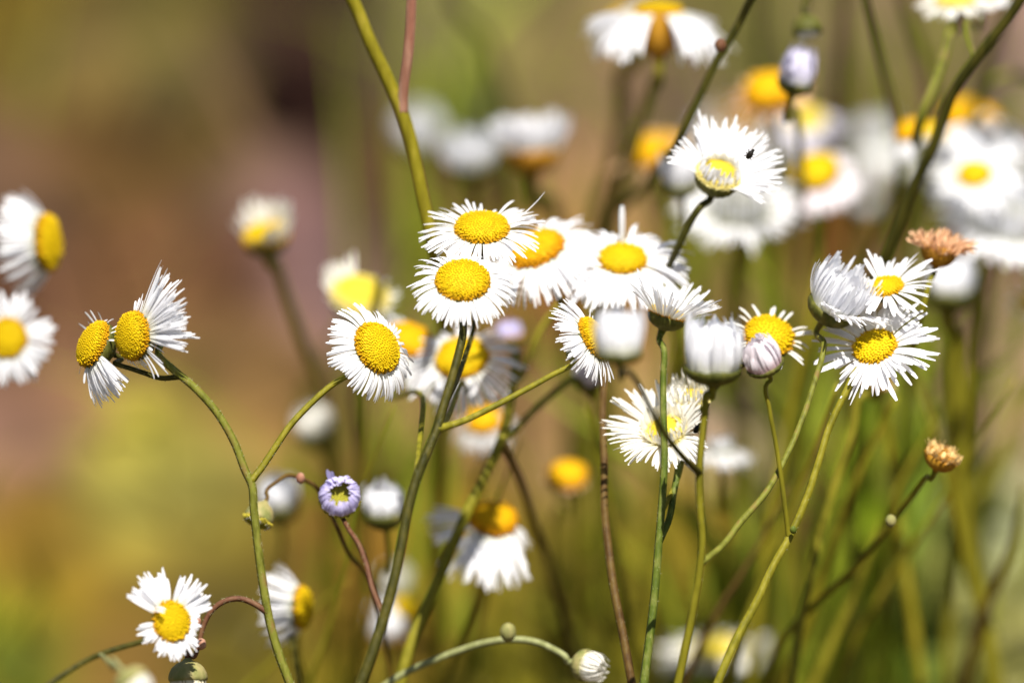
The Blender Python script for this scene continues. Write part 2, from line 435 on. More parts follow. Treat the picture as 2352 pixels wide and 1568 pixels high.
# ------------------------------------------------------------------ ground
PATCH = [  # picture position seen, soil or cover colour as the sunlit ground shows it
    (60, 60, 118, 98, 40), (200, 130, 128, 108, 62), (400, 110, 122, 108, 62), (420, 20, 95, 85, 20), (560, 250, 125, 108, 60), (650, 30, 80, 50, 10),
    (700, 160, 30, 8, 2), (760, 260, 62, 36, 10), (640, 200, 58, 34, 8), (740, 340, 72, 46, 16), (690, 60, 55, 28, 5), (610, 110, 70, 42, 8), (770, 170, 62, 34, 9), (250, 400, 104, 78, 38), (480, 330, 92, 70, 14), (70, 500, 112, 86, 62), (520, 560, 85, 52, 20),
    (300, 620, 134, 98, 62), (450, 560, 120, 88, 58), (620, 420, 130, 104, 88), (700, 480, 152, 118, 106), (850, 420, 96, 66, 26), (830, 250, 105, 78, 25), (760, 600, 150, 120, 108),
    (60, 720, 98, 68, 46), (170, 860, 142, 108, 76), (40, 1000, 160, 124, 98), (350, 980, 168, 152, 76), (300, 1150, 165, 155, 84), (430, 1180, 150, 140, 78),
    (100, 1250, 140, 110, 50), (200, 1350, 128, 102, 16), (400, 1290, 122, 96, 18), (40, 1480, 118, 124, 26), (280, 1500, 140, 110, 60), (600, 900, 150, 118, 72), (520, 780, 140, 108, 68),
    (520, 1300, 118, 100, 24), (560, 1480, 110, 98, 30), (1000, 80, 122, 112, 72), (900, 200, 138, 112, 92), (1080, 200, 98, 100, 42), (1080, 250, 62, 80, 10), (1250, 150, 150, 134, 82), (1330, 200, 178, 142, 112),
    (1360, 350, 175, 140, 104), (1320, 420, 160, 125, 85), (1130, 450, 90, 80, 22), (950, 480, 112, 80, 44), (1000, 620, 118, 85, 60), (1480, 260, 112, 90, 60), (1560, 250, 110, 86, 76), (1720, 100, 118, 108, 62), (1860, 330, 95, 82, 24),
    (2000, 120, 128, 108, 80), (2160, 120, 164, 128, 110), (2310, 200, 160, 130, 116), (2060, 250, 132, 104, 70), (2340, 420, 66, 40, 20), (1850, 540, 98, 62, 22), (1740, 620, 112, 86, 52),
    (1000, 900, 150, 116, 80), (1220, 940, 158, 122, 88), (1250, 720, 128, 92, 52), (1000, 1250, 144, 112, 44), (820, 1300, 142, 108, 50), (1300, 1300, 124, 108, 42), (1350, 1000, 140, 118, 72), (1480, 1300, 98, 88, 20),
    (1720, 1000, 156, 134, 108), (1720, 700, 132, 104, 72), (1900, 1050, 120, 128, 38), (2060, 1120, 112, 132, 22), (2300, 1200, 156, 154, 116), (2260, 1420, 142, 134, 84), (2320, 1000, 140, 116, 88),
    (1960, 1400, 95, 86, 14), (2050, 1450, 74, 96, 22), (1640, 1250, 120, 100, 40), (1650, 1400, 102, 92, 22), (1900, 1250, 128, 130, 50), (700, 1520, 116, 100, 30), (1250, 1500, 100, 92, 20), (2200, 760, 138, 108, 92), (1500, 1520, 110, 100, 28)]
GP = [(ground_at(x, y), lin(r, g, b)) for x, y, r, g, b in PATCH]
AVG = [sum(c[k] for _, c in GP) / len(GP) for k in range(3)]
GP = [(p, [AVG[k] * (c[k] / AVG[k]) ** 1.22 * ((1.9 if c[1] > c[0] else 1.6) if p.x > .005 and p.y < .40 else 1) for k in range(3)]) for p, c in GP]  # right-hand patches painted lighter to make up for the plants' shade there
GK = 0.42
def _sat(c):
    l = .3 * c[0] + .6 * c[1] + .1 * c[2]; return [max(.003, l + (q - l) * 1.12) for q in c]
GP = [(p, _sat(c)) for p, c in GP]
def ground_col(x, y):
    ws = 0; c = [0, 0, 0]
    for p, q in GP:
        d2 = ((x - p.x) / .0062) ** 2 + ((y - p.y) / .018) ** 2
        w = math.exp(-d2 * .5) + 1e-4 / (1 + d2)
        ws += w
        for k in range(3): c[k] += q[k] * w
    near = min(1, max(0, 1.0 - max(abs(x) - .11, abs(y - .34) - .2, 0) / .08))
    v = 1 + .25 * mnoise.noise(Vector((x * 9, y * 9, 3)))
    v2 = 1 + .75 * mnoise.noise(Vector((x * 52, y * 18, 1))) + .3 * mnoise.noise(Vector((x * 110, y * 40, 2)))
    return [GK * v2 * (c[k] / ws * near + AVG[k] * v * (1 - near)) for k in range(3)]
def axis(lo, hi, step, far, grow=1.35):
    a = [lo + (hi - lo) * i / round((hi - lo) / step) for i in range(round((hi - lo) / step) + 1)]
    s = step; x = hi
    while x < far: s *= grow; x += s; a.append(x)
    s = step; x = lo
    while x > -far: s *= grow; x -= s; a.insert(0, x)
    return a
def gz(x, y):
    return .006 * mnoise.noise(Vector((x * 14, y * 14, 0))) + .003 * mnoise.noise(Vector((x * 55, y * 55, 5)))
xs = axis(-.2, .2, .004, 300); ys = axis(-.1, .8, .006, 300)
mb = MB()
nx, ny = len(xs), len(ys)
vs_, cs_ = [], []
for y in ys:
    for x in xs:
        inn = abs(x) < 2 and abs(y) < 3
        vs_.append((x, y, gz(x, y) if inn else 0))
        cs_.append(tuple(ground_col(x, y)) if abs(x) < .6 and abs(y) < 1.6 else tuple(GK * a for a in AVG))
mb.add(vs_, [(j * nx + i, j * nx + i + 1, (j + 1) * nx + i + 1, (j + 1) * nx + i) for j in range(ny - 1) for i in range(nx - 1)], cs_)
g = mb.build('ground', mat_attr('soil_and_litter', 'tone', .95, .3, 60), attr='tone'); g['kind'] = 'structure'

# loose cover: short grass blades, straw and gravel that nobody could count
def blades(name, n, area, hrange, wrange, colfn, lean, seed, trans=.3, dens=None):
    rnd = random.Random(seed); mb = MB()
    while n > 0:
        x = rnd.uniform(area[0], area[1]); y = rnd.uniform(area[2], area[3])
        if dens and rnd.random() > dens(x, y): n -= .2; continue
        n -= 1
        h = rnd.uniform(*hrange); w = rnd.uniform(*wrange); th = rnd.uniform(0, 2 * math.pi)
        sx, sy = math.cos(th) * w, math.sin(th) * w
        lx, ly = rnd.gauss(0, lean) * h, rnd.gauss(0, lean) * h
        c = colfn(x, y, rnd); z0 = gz(x, y) - .003
        vs_, fs_ = [], []
        for i in range(5):
            t = i / 4; k = 1 - t ** 1.6 * .95
            px, py = x + lx * t * t, y + ly * t * t; pz = z0 + h * t * (1 - .25 * t * abs(lean))
            vs_ += [(px - sx * k, py - sy * k, pz), (px + sx * k, py + sy * k, pz)]
            if i: q = (i - 1) * 2; fs_.append((q, q + 1, q + 3, q + 2))
        mb.add(vs_, fs_, [c] * len(vs_))
    o = mb.build(name, mat_attr(name + '_blades', 'tone', .6, .15, 40, trans), attr='tone'); o['kind'] = 'stuff'; return o
def straw(x, y, rnd):
    c = ground_col(x, y); k = rnd.uniform(.75, 1.5); return (c[0] * k * 1.05, c[1] * k, c[2] * k * .9)
def green(x, y, rnd):
    k = rnd.uniform(.6, 1.4); return (.20 * k, .20 * k, .02 * k)
def gdens(x, y):
    c = ground_col(x, y); return max(.03, min(1, (c[1] / max(c[0], .01) - .72) * 2.4))
blades('dry_grass', 2000, (-.4, .4, .08, 1.0), (.006, .028), (.0006, .0016), straw, .9, 3)
blades('grass', 1000, (-.4, .4, .08, .9), (.012, .04), (.0008, .002), green, .5, 4, .35, gdens)
def tall_green(x, y, rnd):
    k = rnd.uniform(.7, 1.35); return (.26 * k, .31 * k, .022 * k)
def right_side(x, y): return 1 if (.028 < x < .075 and y < .34) else (.45 if x > -.03 else .02)
blades('tall_grass', 190, (-.12, .14, .10, .5), (.04, .10), (.0010, .0024), tall_green, .35, 12, .4, right_side)
mb = MB(); rnd = random.Random(9)
for _ in range(420):
    x, y = rnd.uniform(-.35, .35), rnd.uniform(.0, .9); c = ground_col(x, y); k = rnd.uniform(.7, 1.35); m0 = len(mb.v)
    blob(mb, Vector((x, y, gz(x, y))), rnd.uniform(.001, .005), rnd, 1, rnd.uniform(.7, 1.2), .6, 7, 5, .5)
    for i in range(m0, len(mb.v)): mb.c[i] = tuple(q * k for q in c)
o = mb.build('gravel', mat_attr('gravel_stone', 'tone', .9, .3, 300), attr='tone'); o['kind'] = 'stuff'

# dark lump standing in for an unidentified dark patch behind the flowers
def lump(px, py, wpx, hpx, label):
    g_ = ground_at(px, py + hpx * .5); dl = (g_ - CAM).dot(FWD) - DIST
    mb = MB(); rr = size(wpx * .5, dl)
    blob(mb, Vector((0, 0, rr * .35)), rr, random.Random(2), 1, .8, hpx / wpx * .9, 22, 16, .55)
    o = mb.build('lump', M['lump']); o.location = (g_.x, g_.y, 0); o['label'] = label; o['category'] = 'lump'
lump(690, 150, 215, 300, 'dark blurred stone lying on the ground behind the tall bare stems')

# ------------------------------------------------------------------ the flowers
S = lambda **k: k
# left plant, in focus
plant('tall hairy fleabane with two ragged heads turned left and a hanging green bud', [
    S(head=HD(297, 770, -.003, 176, 50, 56, [(-16, 26, 70, 1.8, 2.4, -6, -12), (26, 66, 50, 1.5, 2.6, -4, -10), (62, 100, 8, .5, .9, -10, -10), (-60, -16, 8, .6, 1.5, -20, -10), (200, 300, 12, .4, .8, -30, -60)], hd=2, dome=.62, clump=.4, dm='yellow'),
      pts=[(365, 818), (400, 850), (450, 893), (500, 950), (540, 1020), (565, 1085), (577, 1110), (583, 1170), (592, 1250), (604, 1340), (618, 1420), (640, 1500), (668, 1575)],
      w=(15, 23), dl1=-.004, m='green', hd=2, hair=700, neck=.5),
    S(head=HD(206, 785, .003, 152, 64, 56, [(-135, -66, 70, 1.2, 1.9, -32, -58), (60, 120, 5, .5, .9, 30, 60), (-180, 180, 14, .4, .8, -10, -50)], hd=2, dome=.6, dm='yellow', clump=.4),
      pts=[(265, 835), (300, 846), (330, 856), (370, 868), (412, 872)], w=(11, 12), m='dark', hd=2, hair=80),
    S(head=HD(872, 795, .0, 30, 45, 61, 'reflex', hd=2), pts=[(800, 860), (765, 882), (712, 928), (668, 975), (627, 1035), (600, 1075), (577, 1107)], w=(12, 15), m='mid', hd=2, hair=150, pow=1),
    S(head=HD(432, 1560, -.004, -88, 84, 44, 'budlow', 'cream', cm='cupg', hd=2, cup=1.0, disc=False, wid=.13), neck=.5,
      pts=[(444, 1508), (456, 1478), (466, 1440), (486, 1402), (515, 1380), (550, 1374), (588, 1388), (612, 1406)], w=(10, 14), m='red', hd=2, hair=140,
      nodes=[(452, 1428, 11, 'rosy', -.003), (462, 1478, 12, 'rosy', -.004)]),
])
# centre plant, in focus
plant('tall dark-stemmed fleabane with the two sharpest white and yellow heads', [
    S(head=HD(1063, 637, -.006, 88, 44, 62, 'reflex', hd=2), pts=[(1062, 775), (1050, 825), (1035, 880), (1018, 935), (1004, 985), (985, 1030), (958, 1095), (938, 1165), (922, 1250), (905, 1330), (882, 1415), (858, 1490), (825, 1578)],
      w=(17, 31), dl1=-.016, m='dark', hd=2, hair=60),
    S(head=HD(1107, 515, .007, 90, 57, 62, [(-180, 60, 90, 1.15, 1.5, 8, -26), (60, 100, 7, .7, 1.05, 10, -10), (100, 180, 22, 1.0, 1.45, 8, -20)], hd=2, extra=[(16, 17, 1, 2.1, 2.2, 24, 78)]),
      pts=[(1100, 640, .014), (1090, 740, .016), (1064, 830, .01), (1022, 940)], w=(12, 14), m='dark'),
    S(head=HD(1370, 772, .0, 30, 66, 52, [(110, 200, 50, 1.1, 1.5, -12, -40), (200, 300, 50, 1.0, 1.45, -15, -45), (300, 360, 12, .8, 1.4, -10, -40), (60, 110, 5, .4, .7, 10, 0)], hd=2, disc=True),
      pts=[(1318, 834), (1270, 860), (1210, 893), (1130, 935), (1060, 968), (1006, 990)], w=(11, 17), m='mid', hd=2, hair=70),
    S(head=HD(780, 1142, -.008, 80, 20, 46, [(100, 260, 50, .95, 1.25, 62, 165), (-100, 100, 60, 1.05, 1.3, 62, 170), (100, 130, 3, .8, 1.1, 60, 70)], 'purple', 'olive', hd=2, dome=.25, wid=.19), pts=[(796, 1205), (806, 1222), (822, 1245), (840, 1290), (855, 1350), (866, 1415)], w=(9, 13), m='red', hd=2, hair=40),
    S(head=HD(1060, 815, .0255, 100, 44, 59, [(-180, 180, 110, 1.3, 1.75, -12, -48)]), pts=[(1058, 880), (1030, 955), (1000, 1005)], w=(11, 12), m='mid'),
    S(head=HD(945, 775, .030, 66, 56, 56, [(-180, 180, 110, 1.3, 1.75, -15, -55)], dm='orange'), pts=[(972, 935, .012), (963, 1020, .004), (952, 1105)], w=(11, 14), m='mid'),
])
# middle cluster
plant('brown-stemmed fleabane with two wide white heads side by side', [
    S(head=HD(1430, 588, .019, 90, 54, 54, [(-180, 180, 170, 1.8, 2.45, 4, -52)], wid=.16, extra=[(86, 94, 3, 1.9, 2.1, 78, 72)]),
      pts=[(1405, 760, .02), (1390, 850), (1384, 960), (1388, 1060), (1388, 1160), (1398, 1260), (1410, 1350), (1430, 1450), (1452, 1575)], w=(17, 22), dl1=.006, m='brownst', hair=60),
    S(head=HD(1230, 564, .020, 112, 57, 63, [(-180, 180, 160, 1.4, 1.95, -4, -50)], dm='orange'), pts=[(1285, 690), (1310, 735), (1350, 800, .03), (1388, 880)], w=(12, 13), m='dark'),
    S(head=HD(1325, 550, .028, 90, 60, 34, 'wither', dm='pale', hd=0), pts=[(1340, 640, .04), (1360, 760, .04), (1388, 900)], w=(9, 11), m='mid'),
])
plant('green ridged fleabane stem carrying a white head tilted to the right, seen from its underside', [
    S(head=HD(1535, 715, .008, 72, 82, 44, [(-180, 180, 120, 1.9, 2.45, 48, 30)], hd=2, clump=.5, wid=.15, cup=.75), pts=[(1524, 800), (1523, 870), (1524, 960), (1526, 1060), (1520, 1160), (1512, 1260), (1502, 1380), (1490, 1480), (1478, 1575)],
      w=(13, 26), dl1=-.001, m='bright', hd=2, hair=260, neck=.5),
    S(head=HD(1528, 985, .009, 108, 46, 47, [(60, 250, 80, 1.6, 2.5, 44, 8), (250, 330, 50, 1.3, 1.8, 22, -20), (-30, 60, 30, 1.0, 1.7, 46, 24), (-180, 180, 60, .7, 1.15, 66, 96), (-180, 180, 24, .5, .9, 75, 120, .7)], 'cream', 'pale', hd=2, wid=.15), pts=[(1557, 1075), (1548, 1130), (1534, 1200), (1520, 1250)], w=(13, 15), m='bright', hd=2, hair=60),
    S(head=HD(1588, 912, .012, 95, 62, 40, 'tuft', 'cream', 'pale', hd=1), pts=[(1585, 960), (1572, 1020, .012), (1560, 1090, .008), (1540, 1180)], w=(10, 12), m='mid'),
])
plant('dark-stemmed fleabane with a fat closed white bud and a shaded grey bud beside it', [
    S(head=HD(1637, 845, -.016, 88, 76, 64, 'bud', disc=False, hd=2, cup=.62, wid=.18), pts=[(1626, 905), (1619, 950), (1612, 1010), (1606, 1085), (1608, 1160), (1613, 1240), (1606, 1320), (1592, 1400), (1576, 1480), (1556, 1575)],
      w=(14, 26), dl1=-.010, m='mid', hd=2, hair=120),
    S(head=HD(1421, 808, -.030, 90, 80, 54, 'bud', disc=False, hd=2, cup=.55, wid=.2), pts=[(1436, 850), (1462, 875), (1492, 935), (1530, 1000), (1570, 1050), (1604, 1090)], w=(11, 14), m='dark', hd=2),
    S(head=HD(1768, 765, .012, 75, 42, 56, 'wither', 'cream', 'yellow', hd=1, dome=.55), pts=[(1735, 820, .0), (1692, 848, -.01), (1655, 878, -.014), (1628, 905)], w=(11, 13), m='dark'),
    S(head=HD(1910, 705, .008, 58, 66, 56, [(-180, 180, 100, 1.5, 2.0, 68, 100), (-180, 180, 70, 1.3, 1.8, 76, 124), (-180, 180, 44, 1.2, 1.5, 84, 110, .66), (-120, -20, 36, 1.3, 2.2, 50, 10)], disc=False, cup=.75, wid=.16), pts=[(1893, 790), (1870, 880), (1840, 970), (1800, 1060), (1760, 1130), (1700, 1200), (1660, 1252), (1617, 1296)], w=(14, 15), m='green'),
])
plant('fleabane with a wide star of ragged white petals low at the right', [
    S(head=HD(2008, 792, .006, 112, 46, 50, [(-180, 180, 66, 1.6, 2.3, 12, -10), (-140, 20, 20, 1.8, 2.4, 0, -20)], hd=1, wid=.2, clump=.7, dome=.35), pts=[(1968, 850), (1940, 905), (1905, 980), (1880, 1060), (1850, 1150), (1812, 1235), (1775, 1300), (1738, 1380), (1690, 1470), (1645, 1575)], w=(15, 24), dl1=-.008, m='mid', hair=60, hd=2),
    S(head=HD(2034, 654, .009, 100, 58, 40, [(-180, 180, 52, 1.7, 2.5, 14, -8)], wid=.22, clump=.7, dome=.35), pts=[(2022, 720, .02), (2000, 790, .018), (1962, 870)], w=(12, 13), m='dark'),
    S(head=HD(1757, 838, -.008, 112, 62, 44, [(-180, 180, 80, 1.5, 1.75, 86, 136), (-180, 180, 50, 1.3, 1.6, 84, 158), (-180, 180, 40, 1.0, 1.3, 84, 130, .66)], 'pink', disc=False, cup=.5, wid=.2), pts=[(1762, 880), (1768, 940), (1781, 1010), (1795, 1100), (1805, 1180), (1811, 1232)], w=(10, 12), m='mid', nodes=[(1822, 1216, 8, 'bright', -.004)]),
])
# left edge
plant('fleabane whose white head faces the viewer at the left edge', [
    S(head=HD(16, 776, -.026, 175, 18, 44, [(-180, 180, 62, 1.35, 1.8, 4, -14)], hd=1, wid=.22, clump=.7, dome=.3), pts=[(-40, 900), (-60, 1200), (-70, 1580)], w=(14, 20), m='mid')])
plant('fleabane head seen side on, yellow dome to the right and petals swept back left', [
    S(head=HD(118, 556, .030, 4, 72, 63, [(-180, 180, 110, 1.35, 1.7, -35, -68)], dm='yellow'), pts=[(-10, 580), (-70, 640), (-110, 900), (-120, 1580)], w=(14, 20), m='dark')])
plant('low small fleabane with ragged petals and a side bud at the bottom left corner', [
    S(head=HD(396, 1425, -.013, 15, 32, 46, [(95, 160, 44, 1.3, 2.0, 10, -10), (20, 84, 44, 1.1, 1.7, 15, 5), (190, 230, 10, .9, 1.3, 0, -20), (235, 330, 34, .7, 1.2, 10, -10), (-30, 20, 12, .5, .8, 30, 20)], dm='yellow', wid=.16, dome=.3, extra=[(150, 162, 2, 1.0, 1.2, 40, 170)]),
      pts=[(325, 1472), (285, 1484), (235, 1500), (200, 1515), (150, 1545), (100, 1580)], w=(13, 17), dl1=-.02, m='dark'),
    S(head=HD(304, 1568, -.03, -50, 75, 44, 'budlow', 'cream', cm='cupg', disc=False, hd=1), pts=[(262, 1534), (242, 1511), (224, 1497)], w=(10, 9), m='pale_stem')])
# centre-left blurred flowers
plant('blurred half-open head with a white tuft and a small yellow disc, olive stalked', [
    S(head=HD(610, 535, .042, 98, 62, 52, [(20, 130, 40, 1.0, 1.7, 66, 84), (-85, 40, 50, .9, 1.3, 62, 92), (-180, 180, 16, .8, 1.4, 60, 50)], 'cream', 'yellow', cup=.8), pts=[(632, 600), (655, 670), (690, 770), (722, 850), (745, 930), (760, 1010), (770, 1160), (770, 1400), (775, 1580)], w=(22, 26), dl1=.075, m='mid')])
plant('blurred creamy yellow head with almost no petals above the sharp left-hand daisy', [
    S(head=HD(828, 672, .036, 80, 52, 66, [(100, 190, 26, .7, 1.1, 45, 60), (-180, 180, 20, .35, .6, 30, 30)], 'cream', 'pale', dome=.55), pts=[(815, 790), (812, 900), (828, 1060), (830, 1300), (800, 1580)], w=(14, 22), dl1=.08, m='mid')])
plant('blurred nodding white bud with a green base behind the thin diagonal branch', [
    S(head=HD(724, 985, .055, 108, 62, 46, 'budlow', 'cream', cm='cup', disc=False, hd=0, cup=1.1), pts=[(745, 1080), (755, 1250), (740, 1580)], w=(14, 20), dl1=.09, m='mid')])
plant('blurred white bud beside the left hairy stem, its thin brown stalk arching over it', [
    S(head=HD(640, 1150, .045, 95, 60, 48, 'budlow', disc=False, hd=0, cm='cup', cup=1.2), pts=[(640, 1290), (655, 1420), (690, 1580)], w=(12, 18), dl1=.07, m='mid')])
plant('small pale green bud drooping from a thin brown arched stalk', [
    S(head=HD(590, 1200, .012, -112, 74, 33, [(-180, 180, 40, .35, .5, 70, 120)], 'cream', 'olive', cm='cupg', cup=1.3, hd=1), pts=[(612, 1132), (636, 1106), (662, 1092), (690, 1098), (722, 1115), (745, 1150), (770, 1200, .016), (800, 1270, .02), (850, 1330, .025), (900, 1580, .03)], dl=.012, dl1=.02, w=(9, 14), m='brownst', nodes=[(690, 1098, 11, 'rosy', .0125)])])
plant('blurred plump white bud right of the small purple head', [
    S(head=HD(884, 1172, .027, 95, 68, 50, 'budlow', disc=False, hd=0, cup=.9), pts=[(880, 1300), (850, 1430), (830, 1580)], w=(12, 18), dl1=.07, m='mid')])
plant('blurred head turned right, white petals swept behind its yellow dome', [
    S(head=HD(700, 1395, .026, 0, 72, 48, [(-180, 180, 110, 1.5, 1.9, -45, -78)], hd=0), pts=[(672, 1470), (682, 1540), (692, 1590)], w=(13, 16), m='dark')])
plant('blurred orange dome with petals hanging below and to its left', [
    S(head=HD(1134, 1183, .0282, 82, 52, 54, [(-140, -50, 66, 1.7, 2.5, -20, -48), (160, 215, 40, 1.6, 2.1, 0, -22), (-50, 0, 12, .8, 1.3, -20, -50)], dm='orange', dome=.72, hd=1), pts=[(1120, 1330, .045), (1090, 1450), (1060, 1580)], w=(14, 22), dl1=.07, m='mid')])
plant('olive branching fleabane with a pale pink bud on its right arm and a purple bud', [
    S(pts=[(1182, 850), (1172, 920), (1160, 985), (1147, 1020), (1120, 1080), (1085, 1150), (1040, 1250), (990, 1370), (955, 1450), (915, 1580)], dl=.026, dl1=.022, w=(16, 34), m='mid', head=HD(1170, 768, .036, 95, 78, 32, 'budlow', 'purple', 'brown', cm='cup', hd=0)),
    S(head=HD(1352, 872, .03, 100, 55, 34, 'budlow', 'pink', disc=False, hd=0), pts=[(1320, 870), (1240, 930), (1180, 990), (1155, 1008)], w=(15, 18), m='green'),
    S(pts=[(1330, 1560, .06), (1310, 1470, .05), (1270, 1330, .045), (1225, 1190, .035), (1190, 1090, .03), (1150, 1012)], w=(16, 18), m='brownst', dl=.06),
    S(pts=[(1290, 690, .03), (1235, 770, .03), (1215, 830, .03), (1190, 880)], w=(14, 15), dl=.03, m='mid')])
plant('blurred orange dome half hidden under the hanging petals of the central daisies', [
    S(head=HD(1110, 960, .045, 100, 50, 42, [(-180, 180, 60, .9, 1.3, -30, -60)], dm='orange', hd=0, dome=.7), pts=[(1100, 1080), (1095, 1300), (1080, 1580)], w=(12, 18), dl1=.08, m='mid')])
plant('blurred small orange dome without petals low in the middle', [
    S(head=HD(1302, 1085, .042, 95, 52, 47, [(-180, 180, 30, .2, .35, 20, -40)], 'tan', 'orange', hd=0, dome=.6), pts=[(1285, 1160), (1266, 1230), (1262, 1400), (1260, 1580)], w=(12, 20), dl1=.09, m='mid')])
plant('small blurred white tuft behind the fork of two dark stems', [
    S(head=HD(1655, 1035, .042, 90, 78, 32, [(-180, 180, 90, 1.4, 2.0, -10, -60), (-180, 180, 50, .8, 1.2, 70, 120, .7)], disc=False, hd=0), pts=[(1660, 1130), (1690, 1260), (1700, 1580)], w=(14, 22), dl1=.1, m='mid')])
plant('pale blurred white head low between the dark stem and the orange dome', [
    S(head=HD(905, 1340, .075, 95, 55, 36, 'budlow', 'cream', disc=False, hd=0), w=(12, 18), m='mid')])
plant('blurred yellow side-on head low beside the dark central stem', [
    S(head=HD(940, 1395, .055, 60, 60, 36, [(150, 270, 40, 1.0, 1.8, -20, -50)], dm='yellow', hd=0), w=(12, 18), m='mid')])
plant('blurred white head with an orange underside at the foot of the dark central stem', [
    S(head=HD(888, 1450, .06, 100, 55, 40, 'budlow', disc=False, hd=0, cm='cupb', cup=1.0), w=(12, 18), m='mid')])
plant('pale nodding bud at the end of a long arching light green stalk', [
    S(head=HD(1346, 1528, .014, -12, 60, 37, 'budlow', 'cream', cm='cupg', disc=False, hd=1, cup=.9), pts=[(1300, 1510), (1270, 1490), (1225, 1472), (1165, 1468), (1110, 1476), (1050, 1495), (980, 1522), (920, 1550), (860, 1590)], dl1=.02, w=(15, 20), m='pale_stem', nodes=[(1167, 1451, 19, 'cupg', .014)])])
plant('blurred flat white head with a warm centre at the bottom edge right of the middle', [
    S(head=HD(1640, 1485, .062, 95, 70, 60, [(-180, 180, 90, 1.0, 1.6, 10, -10)], 'cream', 'pale', hd=0), w=(16, 22), m='mid')])
# upper middle
plant('yellow green bare stem rising through the top edge with a rosy side shoot', [
    S(head=HD(690, -380, .015, 100, 50, 55, 'flat'), pts=[(790, -40), (815, 10), (850, 95), (885, 170), (920, 250), (940, 310), (958, 390), (972, 460), (990, 540), (1010, 640, .03), (1020, 800, .04), (1010, 1100, .05), (1000, 1580, .06)], dl1=.02, w=(30, 34), m='yolive'),
    S(head=HD(1010, -700, .012, 95, 50, 50, 'flat', hd=0), pts=[(946, -20), (943, 60), (936, 140), (928, 200), (926, 262)], w=(22, 26), m='rosy')])
plant('dim blurred white head behind the yellow green bare stem', [S(head=HD(965, 310, .12, 95, 50, 52, 'budlow', disc=False, hd=0), w=(18, 24), m='mid')])
plant('blurred white bud between the bare stem and the larger white head', [S(head=HD(1080, 375, .065, 92, 64, 54, [(-180, 180, 90, 1.1, 1.4, 60, 100), (-180, 180, 70, 1.0, 1.2, 70, 130, .7)], disc=False, hd=0, cup=.8), w=(18, 24), m='mid')])
plant('blurred wide white head with an ochre base above the sharp top daisy', [
    S(head=HD(1222, 345, .054, 92, 82, 66, [(-180, 180, 100, 1.1, 1.4, 54, 86), (-180, 180, 70, 1.0, 1.2, 70, 120, .7)], disc=False, hd=0, cup=.85, cm='cupb'), pts=[(1262, 450), (1280, 520), (1300, 640), (1310, 900), (1310, 1580)], dl1=.1, w=(30, 34), m='mid')])
plant('dark green bent blurred stalk rising beyond the two blurred white heads', [
    S(head=HD(1000, -160, .09, 110, 50, 50, 'flat', hd=0), pts=[(1050, 20), (1110, 80), (1140, 160), (1168, 250), (1180, 400), (1190, 800), (1190, 1580)], dl1=.14, w=(22, 26), m='dark')])
plant('big white head at the top edge with drooping petals parted round an amber base', [
    S(head=HD(1513, 18, .036, 90, 84, 52, [(-170, -108, 46, 2.4, 3.0, -25, -75), (-72, 20, 60, 2.4, 3.2, -25, -70), (140, 190, 40, 2.2, 2.7, -5, -40), (20, 140, 50, 1.6, 2.2, -5, -40)], cm='cupb', hd=1, wid=.16, cup=2.0), pts=[(1505, 180), (1480, 260), (1455, 350), (1420, 460), (1400, 560), (1400, 900), (1420, 1580)], dl1=.09, w=(24, 34), m='mid')])
plant('thick blurred olive stalk under the left half of the top white head', [
    S(head=HD(1410, 40, .055, 130, 100, 40, 'droop', hd=0), pts=[(1428, 170), (1424, 280), (1402, 400), (1376, 500), (1370, 700), (1360, 1580)], dl1=.1, w=(34, 36), m='mid')])
plant('dark slanting stem running from the top edge down to the left of the spiky head', [
    S(head=HD(1770, -90, .02, 80, 50, 50, 'flat', hd=0), pts=[(1735, -15), (1692, 65), (1650, 132), (1612, 210), (1575, 290), (1535, 350, .035), (1470, 440, .05), (1400, 520, .06), (1385, 800, .07), (1400, 1580, .08)], dl1=.025, w=(19, 22), m='dark', nodes=[(1655, 105, 14, 'red', .018)])])
plant('spiky half-open white head on a dark stalk, petals combed up and to the right', [
    S(head=HD(1652, 395, .015, 72, 50, 52, [(-60, 30, 56, 1.5, 2.3, 36, 14), (30, 130, 56, 1.5, 2.3, 46, 24), (130, 190, 22, 1.2, 1.8, 40, 10), (-180, 180, 40, .6, 1.0, 78, 130), (-180, 180, 46, .7, 1.1, 66, 110, .7)], dm='pale', wid=.15, hd=2, cup=.9), pts=[(1608, 475), (1580, 520), (1558, 565), (1545, 640, .03), (1560, 800, .05), (1600, 1100, .07), (1640, 1580, .09)], dl1=.02, w=(17, 20), m='dark')])
plant('blurred white bud tucked left of the spiky head', [S(head=HD(1565, 420, .035, 95, 66, 42, 'bud', disc=False, hd=0), w=(14, 20), m='mid')])
plant('blurred orange dome left of the spiky head', [S(head=HD(1485, 340, .060, 110, 52, 48, 'wither', 'tan', 'orange', hd=0, dome=.7), pts=[(1492, 440), (1520, 560), (1500, 1580)], w=(18, 24), dl1=.1, m='mid')])
plant('small blurred amber dome touching the dark slanting stem', [S(head=HD(1538, 325, .07, 80, 52, 30, 'wither', 'tan', 'orange', hd=0, dome=.7), w=(14, 20), m='mid')])
plant('large blurred white head below the spiky one, its disc hidden', [S(head=HD(1700, 490, .050, 92, 58, 70, [(-180, 180, 110, 1.2, 1.7, 20, -20), (-180, 180, 60, 1.0, 1.3, 70, 120)], disc=False, hd=0), pts=[(1695, 600), (1690, 800), (1690, 1580)], dl1=.09, w=(34, 40), m='mid')])
plant('dim grey white head out of focus behind the big orange dome', [S(head=HD(1715, 270, .13, 95, 55, 60, 'droop', dm='brown', hd=0), w=(20, 26), m='mid')])
